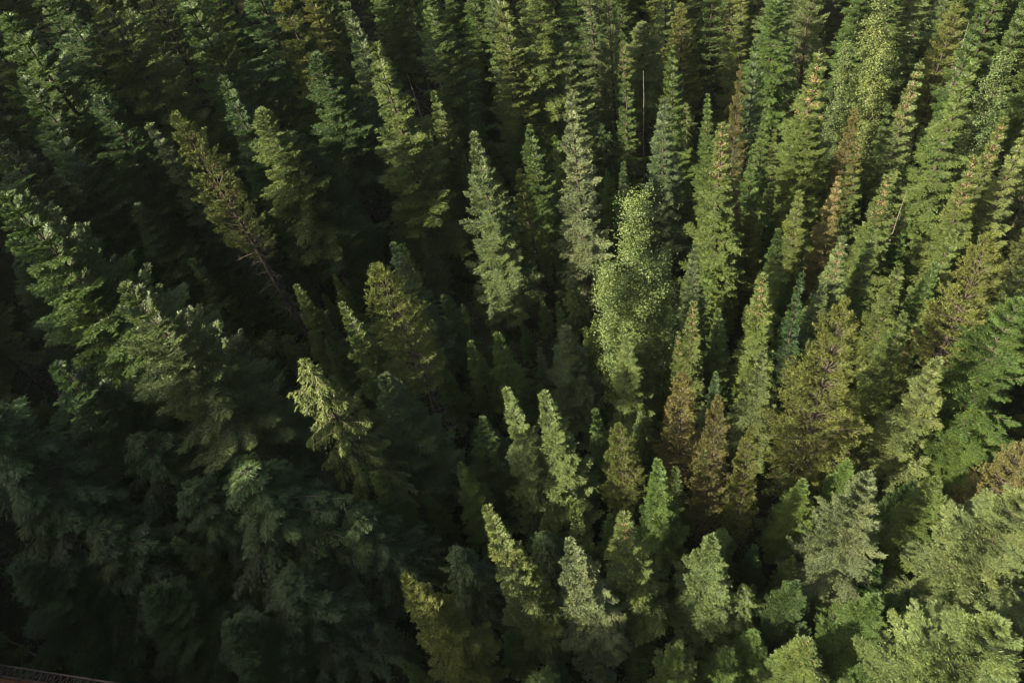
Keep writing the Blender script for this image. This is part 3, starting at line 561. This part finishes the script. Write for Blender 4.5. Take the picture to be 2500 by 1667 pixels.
ax = nrm(pb - pa); side = np.array([ax[1], -ax[0], 0.0])
if side @ (CAM - pa) < 0: side = -side
LO, HI = -14.0, 26.0
bridge = bpy.data.objects.new('steel_bridge', None); COL.objects.link(bridge)
bridge.location = (pa[0], pa[1], float(terrain(pa[0], pa[1]))); bridge['label'] = 'rusty steel trestle bridge with latticed railing in the lower left corner'; bridge['category'] = 'bridge'
def bp(s, across, dz): return np.array([0, 0, ZB - bridge.location[2]]) + ax * s + side * across + np.array([0, 0, dz])
WB = 3.0
for off in (0.0, WB):
    child('flange', *beam(bp(LO, off, -0.02), bp(HI, off, -0.02), 0.36, 0.045), M_RUST, bridge)
    child('girder_web', *beam(bp(LO, off, -0.62), bp(HI, off, -0.62), 0.03, 1.14), M_RUST, bridge)
    child('bottom_flange', *beam(bp(LO, off, -1.21), bp(HI, off, -1.21), 0.36, 0.045), M_RUST, bridge)
    sg_ = -1.0 if off == 0 else 1.0
    child('rail', *beam(bp(LO, off + sg_ * 0.80, 0.05), bp(HI, off + sg_ * 0.80, 0.05), 0.10, 0.07), M_STEEL, bridge)
    child('rail', *beam(bp(LO, off + sg_ * 0.22, 0.05), bp(HI, off + sg_ * 0.22, 0.05), 0.10, 0.07), M_STEEL, bridge)
    step = 0.46; n = int((HI - LO) / step)
    m1 = mesh_np('lacing_upright', *beam(side * (sg_ * 0.27), side * (sg_ * 0.75), 0.05, 0.03), M_STEEL)
    m2 = mesh_np('lacing_diagonal', *beam(ax * 0.05 + side * (sg_ * 0.27), ax * (step - 0.05) + side * (sg_ * 0.75), 0.045, 0.025), M_STEEL)
    for q in range(n):
        for nm, me in (('lacing_upright', m1), ('lacing_diagonal', m2)):
            o = bpy.data.objects.new(nm, me); COL.objects.link(o); o.parent = bridge; o.location = bp(LO + q * step, off, 0.05)
    for q in np.arange(LO + 0.6, HI, 1.3):
        child('stiffener', *beam(bp(q, off + 0.067, -0.07), bp(q, off + 0.067, -1.17), 0.10, 0.03, up=ax), M_RUST, bridge)
for q in np.arange(LO + 0.2, HI, 0.55):
    child('sleeper', *beam(bp(q, 0.25, -0.35), bp(q, WB - 0.25, -0.35), 0.24, 0.2), M_BARK, bridge)
for q in (-9.0, 4.0, 17.0):
    for off in (0.0, WB):
        p = bp(q, off, -1.24); foot = p + side * (-0.8 if off == 0 else 0.8); w = np.array(bridge.location) + foot
        foot[2] = float(terrain(w[0], w[1])) - bridge.location[2] - 0.3
        child('trestle_leg', *beam(p, foot, 0.3, 0.3, up=ax), M_RUST, bridge)
    hz = (bp(q, 0, -1.24)[2] + foot[2]) / 2
    child('cross_brace', *beam(bp(q, -0.2, -2.2) + ax * 0.18, bp(q, WB + 0.2, 0) * np.array([1, 1, 0]) + np.array([0, 0, hz]) + ax * 0.18, 0.12, 0.12, up=ax), M_RUST, bridge)
    child('cross_brace', *beam(bp(q, WB + 0.2, -2.2) - ax * 0.18, bp(q, -0.2, 0) * np.array([1, 1, 0]) + np.array([0, 0, hz]) - ax * 0.18, 0.12, 0.12, up=ax), M_RUST, bridge)

def thing(name, label, cat, base):
    e = bpy.data.objects.new(name, None); COL.objects.link(e); e.location = base; e['label'] = label; e['category'] = cat; return e
# heap of dead branches, boulder and thin fallen stem beside it
g = np.random.default_rng(77)
b = on_ray(300, 1668, 0.4); heap = thing('dead_branch_heap', 'heap of grey dead branches fanning out beside the bridge end', 'branch heap', b)
right = nrm(np.array([_R[0], _R[1], 0])); away = np.array([-right[1], right[0], 0])
for q in range(46):
    o = right * g.uniform(-2.2, 1.6) + away * g.uniform(-0.9, 0.9); d = nrm(right * g.normal(0.55, 0.4) + away * g.normal(0.9, 0.4) + np.array([0, 0, g.uniform(0.12, 0.6)])); Lq = g.uniform(1.6, 4.2)
    sg = np.linspace(0, 1, 6)[:, None]; P = o + d * Lq * sg + np.array([0, 0, -0.25]) * Lq * sg ** 2 * g.uniform(0, 1.2) + g.normal(0, 0.05, (6, 3)) * sg; P[:, 2] += 0.1
    pts_ = [tube(P, 0.028 * (1 - 0.8 * sg[:, 0]) + 0.004, 4)]
    for w in range(5):
        u = g.uniform(0.3, 0.95); q0 = o + d * Lq * u; q0[2] += 0.05; dd = nrm(d + g.normal(0, 0.6, 3)) * g.uniform(0.3, 0.9); pts_.append(tube(np.stack([q0, q0 + dd * 0.5, q0 + dd]), [0.011, 0.008, 0.003], 3))
    child('branch', *join(pts_), M_DEAD, heap)
b = on_ray(285, 1607, 1.0); rock = thing('boulder', 'rounded grey boulder behind the heap of dead branches', 'rock', b)
th, phh = np.meshgrid(np.linspace(0.02, math.pi - 0.02, 13), np.linspace(0, 2 * math.pi, 19)[:-1], indexing='ij')
rr = 1 + 0.14 * np.sin(3 * phh + 2 * th) + 0.1 * np.sin(5 * th - 2 * phh)
V = np.stack([1.1 * rr * np.sin(th) * np.cos(phh), 0.85 * rr * np.sin(th) * np.sin(phh), 0.25 + 0.75 * rr * np.cos(th)], -1).reshape(-1, 3)
i = (np.arange(12)[:, None] * 18 + np.arange(18)[None]); i2 = np.arange(12)[:, None] * 18 + (np.arange(18)[None] + 1) % 18
child('stone', V, np.stack([i, i2, i2 + 18, i + 18], -1).reshape(-1, 4), M_ROCK, rock, smooth=True)
a, c = on_ray(-30, 1532, 3.0), on_ray(150, 1634, 0.5)
stem = thing('fallen_stem', 'thin grey fallen stem with twig stubs above the bridge railing', 'fallen tree', c)
A, C2 = a + np.array([0, 0, 3.0]), c + np.array([0, 0, 0.2]); sg = np.linspace(0, 1, 10)[:, None]
P = (A - C2) * sg + g.normal(0, 0.04, (10, 3)); P[:, 2] += 0.2
child('trunk', *tube(P, 0.08 - 0.05 * sg[:, 0], 6), M_DEAD, stem, smooth=True)
for q in range(26):
    u = g.uniform(0.05, 0.98); q0 = (A - C2) * u + np.array([0, 0, 0.2]); dd = nrm(g.normal(0, 1, 3)) * g.uniform(0.15, 0.5)
    child('twig', *tube(np.stack([q0, q0 + dd * 0.5, q0 + dd]), [0.016, 0.011, 0.004], 3), M_DEAD, stem)

# ------------------------------------------------------------------ trees between and behind them
def inside_hero(px, py, zc, lim=0.62):
    for t in TREES:
        (ax, ay, az), (bx, by, _) = t['top'], t['bot']
        if zc > az + 1.5: continue
        L2 = (bx - ax) ** 2 + (by - ay) ** 2; u = ((px - ax) * (bx - ax) + (py - ay) * (by - ay)) / L2
        if -0.06 < u < lim:
            d = abs((px - ax) * (by - ay) - (py - ay) * (bx - ax)) / math.sqrt(L2)
            if d < FPX * t['r'] / az * (0.25 + 1.0 * u) + 8: return t
    return None
def where(px, py):
    """the two picked-out trees that stand nearest in the picture"""
    q = sorted(((0.5 * (t['top'][0] * 0.7 + t['bot'][0] * 0.3 - px) ** 2 + (t['top'][1] * 0.75 + t['bot'][1] * 0.25 - py) ** 2), t['ref']) for t in TREES if t['ref'])
    return q[0][1], q[1][1]
def covers(tx, ty, tz, bx, by, bz, r):
    """would a tree with that screen axis hide the upper part of a picked-out tree behind it?"""
    L2 = (bx - tx) ** 2 + (by - ty) ** 2 + 1e-6
    for t in TREES:
        if not t['ref'] or t['top'][2] < tz - 1: continue
        for f in (0.02, 0.15, 0.3):
            x, y = t['top'][0] + f * (t['bot'][0] - t['top'][0]), t['top'][1] + f * (t['bot'][1] - t['top'][1])
            if y < 0: continue
            u = ((x - tx) * (bx - tx) + (y - ty) * (by - ty)) / L2
            if 0 < u < 0.95 and abs((x - tx) * (by - ty) - (y - ty) * (bx - tx)) / math.sqrt(L2) < FPX * r / tz * min(1, 0.3 + u): return True
    return False
used = {}
def fill_label(kind, px, py, h, colour):
    a, b = where(px, py)
    word = {'spruce': 'spruce', 'fir': 'fir', 'bare_fir': 'half-bare fir', 'pine': 'pine', 'hemlock': 'hemlock', 'young': 'young spruce', 'cottonwood': 'cottonwood', 'shrub': 'leafy shrub'}[kind]
    size = 'tall' if h > 21 else 'mid-sized' if h > 13 else 'low'
    if kind in ('young', 'shrub'): size = {'tall': 'larger', 'mid-sized': 'larger', 'low': 'small'}[size]
    for text in (f'{size} {colour} {word} between the {a} and the {b}', f'{size} {colour} {word} close beside the {a}', f'{size} {colour} {word} close beside the {b}',
                 f'{size} {colour} {word} by the {a} near the {b}', f'{size} {colour} {word} by the {b} near the {a}'):
        if text not in used and len(text.split()) <= 16: used[text] = 1; return text, None
    return None, None
TONE = {'dark': 'dark', 'deep': 'very dark', 'green': 'green', 'olive': 'olive', 'silver': 'greyish', 'blue': 'bluish', 'yellow': 'yellowish', 'tan': 'brownish', 'bright': 'fresh green', 'leaf': 'leafy green', 'pale': 'pale', 'grey': 'grey'}
g = np.random.default_rng(21)
placed = [(t['base'][0], t['base'][1], 1.6 + 0.3 * t['r']) for t in TREES] + [(*(pa + ax * q + side * 1.5)[:2], 6.0) for q in np.arange(LO, HI, 2.0)]
def free(x, y, d):
    return all((x - a) ** 2 + (y - b) ** 2 > (0.5 * (d + c)) ** 2 for a, b, c in placed)
nback = nunder = 0
for _ in range(16000):
    x, y = g.uniform(-95, 110), g.uniform(6, 190)
    z = float(terrain(x, y))
    bx, by, bz = project((x, y, z))
    h = g.uniform(21, 33)
    tx, ty, tz = project((x, y, z + h))
    if tz < 20 or max(bx, tx) < -220 or min(bx, tx) > W0 + 160 or by < 25 or by > H0 + 330: continue
    back = ty < 55
    if (back and by < 560) or tx < -25 or (tx > W0 + 25 and ty < 900):
        if not free(x, y, 5.4): continue
        kind = g.choice(['spruce', 'fir', 'bare_fir', 'pine'], p=[0.30, 0.28, 0.27, 0.15]); r = g.uniform(2.5, 4.0)
        if kind == 'fir': r *= 1.15
        if covers(tx, ty, tz, bx, by, bz, r): continue
        col = g.choice(['olive', 'green', 'silver', 'yellow', 'pale'], p=[0.34, 0.36, 0.12, 0.08, 0.10])
        if tx < 700: col = g.choice(['green', 'dark', 'olive'], p=[0.4, 0.35, 0.25])  # darker foliage mix on the left stands in for shade
        d = 5.4; nback += 1
    else:
        if not free(x, y, 2.7): continue
        h = g.uniform(5, 17); ok = False
        for k in range(4):
            tx, ty, tz = project((x, y, z + h))
            if ty < H0 + 20 and -40 < tx < W0 + 40 and inside_hero(tx, ty, tz) is None: ok = True; break
            h *= 0.72
        if not ok or h < 3: continue
        kind = g.choice(['young', 'spruce', 'fir', 'hemlock', 'shrub'], p=[0.36, 0.12, 0.2, 0.14, 0.18])
        if h < 5: kind = 'shrub' if g.uniform() < 0.5 else 'young'
        if kind == 'shrub': h = min(h, g.uniform(3, 6.5))
        r = {'young': 0.16, 'spruce': 0.13, 'fir': 0.17, 'hemlock': 0.19, 'shrub': 0.45}[kind] * h * g.uniform(0.85, 1.2)
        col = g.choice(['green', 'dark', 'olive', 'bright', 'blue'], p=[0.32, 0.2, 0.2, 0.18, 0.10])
        if kind == 'shrub': col = g.choice(['bright', 'leaf', 'green'])
        d = 2.7; nunder += 1
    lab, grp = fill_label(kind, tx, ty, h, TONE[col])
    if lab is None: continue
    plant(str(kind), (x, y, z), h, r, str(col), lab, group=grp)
    placed.append((x, y, d))
print('fill', nback, nunder)

# ------------------------------------------------------------------ the rest of the wood, outside the picture, one mass
def forest(pts, src, name, color):
    me = bpy.data.meshes.new(name); me.vertices.add(len(pts)); me.vertices.foreach_set('co', np.asarray(pts[:, :3], np.float32).ravel())
    for key, c in (('sc', 3), ('rot', 4)):
        a = me.attributes.new(key, 'FLOAT', 'POINT'); a.data.foreach_set('value', np.ascontiguousarray(pts[:, c], np.float32))
    o = bpy.data.objects.new(name, me); COL.objects.link(o); o['kind'] = 'stuff'; o['label'] = 'dense conifer wood going on beyond the picture'; o['category'] = 'forest'; o.color = (*COLOR[color], 1)
    ng = bpy.data.node_groups.new(name, 'GeometryNodeTree'); ng.is_modifier = True
    ng.interface.new_socket('Geometry', in_out='INPUT', socket_type='NodeSocketGeometry'); ng.interface.new_socket('Geometry', in_out='OUTPUT', socket_type='NodeSocketGeometry')
    N, L = ng.nodes, ng.links; gi = N.new('NodeGroupInput'); go = N.new('NodeGroupOutput'); jn = N.new('GeometryNodeJoinGeometry')
    na = N.new('GeometryNodeInputNamedAttribute'); na.inputs['Name'].default_value = 'sc'; nb = N.new('GeometryNodeInputNamedAttribute'); nb.inputs['Name'].default_value = 'rot'
    cx = N.new('ShaderNodeCombineXYZ'); L.new(nb.outputs['Attribute'], cx.inputs[2])
    for part in ('crown', 'trunk'):
        ob = bpy.data.objects.new('forest_' + part, src[part])
        oi = N.new('GeometryNodeObjectInfo'); oi.inputs['Object'].default_value = ob
        ip = N.new('GeometryNodeInstanceOnPoints'); L.new(gi.outputs[0], ip.inputs['Points']); L.new(oi.outputs['Geometry'], ip.inputs['Instance'])
        L.new(na.outputs['Attribute'], ip.inputs['Scale']); L.new(cx.outputs[0], ip.inputs['Rotation']); L.new(ip.outputs[0], jn.inputs[0])
    L.new(jn.outputs[0], go.inputs[0])
    md = o.modifiers.new('trees', 'NODES'); md.node_group = ng
    return o
pts = []; g = np.random.default_rng(5)
for _ in range(6000):
    x, y = g.uniform(-170, 160), g.uniform(-90, 330); z = float(terrain(x, y)); s = g.uniform(0.8, 1.1); h = 28 * s
    if x * x + y * y < 14 ** 2: continue
    qs = [project((x + dx, y, z + f * h)) for f in (0, 0.3, 0.6, 1) for dx in (-4.5, 4.5)]
    if any(q[2] > 1 and -80 < q[0] < W0 + 80 and -60 < q[1] < H0 + 60 for q in qs): continue
    if not free(x, y, 5.0): continue
    placed.append((x, y, 5.0)); pts.append((x, y, z, s, g.uniform(0, 6.283)))
for _ in range(900):          # tall trees added out of view to shade the lower left
    x, y = g.uniform(-66, -37), g.uniform(-12, 26); z = float(terrain(x, y)); s = g.uniform(1.2, 1.4)
    qs = [project((x + dx, y, z + f * 28 * s)) for f in (0.45, 0.7, 1) for dx in (-4, 4)]
    if any(-30 < q[0] < W0 and q[1] < H0 + 30 for q in qs) or any(abs(x - a) + abs(y - b) < 4.2 for a, b, *_r in pts): continue
    pts.append((x, y, z, s, g.uniform(0, 6.283)))
pts = np.array(pts); print('forest', len(pts))
forest(pts[::2], PROTO['fir'][1], 'forest', 'green'); forest(pts[1::2], PROTO['spruce'][1], 'forest', 'olive')

# ------------------------------------------------------------------ ground cover
g = np.random.default_rng(9); n = 15000
x, y = g.uniform(-95, 105, n), g.uniform(6, 175, n); q = np.array([project((a, b, 0)) for a, b in zip(x, y)])
ok = (q[:, 0] > -450) & (q[:, 0] < W0 + 250) & (q[:, 1] > -50) & (q[:, 1] < H0 + 200); x, y = x[ok], y[ok]; n = len(x); K = 28
rr = g.uniform(0.4, 1.1, n); off = g.normal(0, 0.5, (n, K, 3)) * rr[:, None, None] * np.array([1, 1, 0.45])
p = np.column_stack([x, y, terrain(x, y) + 0.25 * rr])[:, None] + off; p = p.reshape(-1, 3); B = len(p)
nn = nrm(g.normal(0, 0.5, (B, 3)) + np.array([0, 0, 0.8])); a = nrm(np.cross(nn, g.normal(size=(B, 3)))); b = np.cross(nn, a); ll = g.uniform(0.12, 0.28, B)[:, None]
V, F = tris(p - a * ll * 0.5, b * ll * 0.35, p + a * ll * 0.7)
uc = struct('undergrowth', mesh_np('undergrowth', V, F, M_LEAF, {'var': np.repeat(g.uniform(0, 1, n), K), 'tip': g.uniform(0, 0.8, B)}), 'stuff')
uc.color = (0.055, 0.085, 0.025, 1); uc['label'] = 'low leafy undergrowth covering the forest floor'; uc['category'] = 'undergrowth'

# ------------------------------------------------------------------ thin haze, added and tinted green to lift the shadows
m, N, L = new_mat('haze'); pv = N.new('ShaderNodeVolumePrincipled'); pv.inputs['Color'].default_value = (0.75, 0.95, 0.81, 1); pv.inputs['Density'].default_value = 0.00006; pv.inputs['Anisotropy'].default_value = 0.2
o = N.new('ShaderNodeOutputMaterial'); L.new(pv.outputs[0], o.inputs['Volume'])
V, F = beam((0, -162, 0), (0, 705, 0), 850, 1.0); V[:, 2] = np.where(V[:, 2] > 0, float(Z.max()) + 45, float(Z.min()) - 1)
hz_o = struct('haze', mesh_np('haze', V, F, m), 'stuff'); hz_o['label'] = 'thin greenish haze added to lift the shadows'; hz_o['category'] = 'haze'
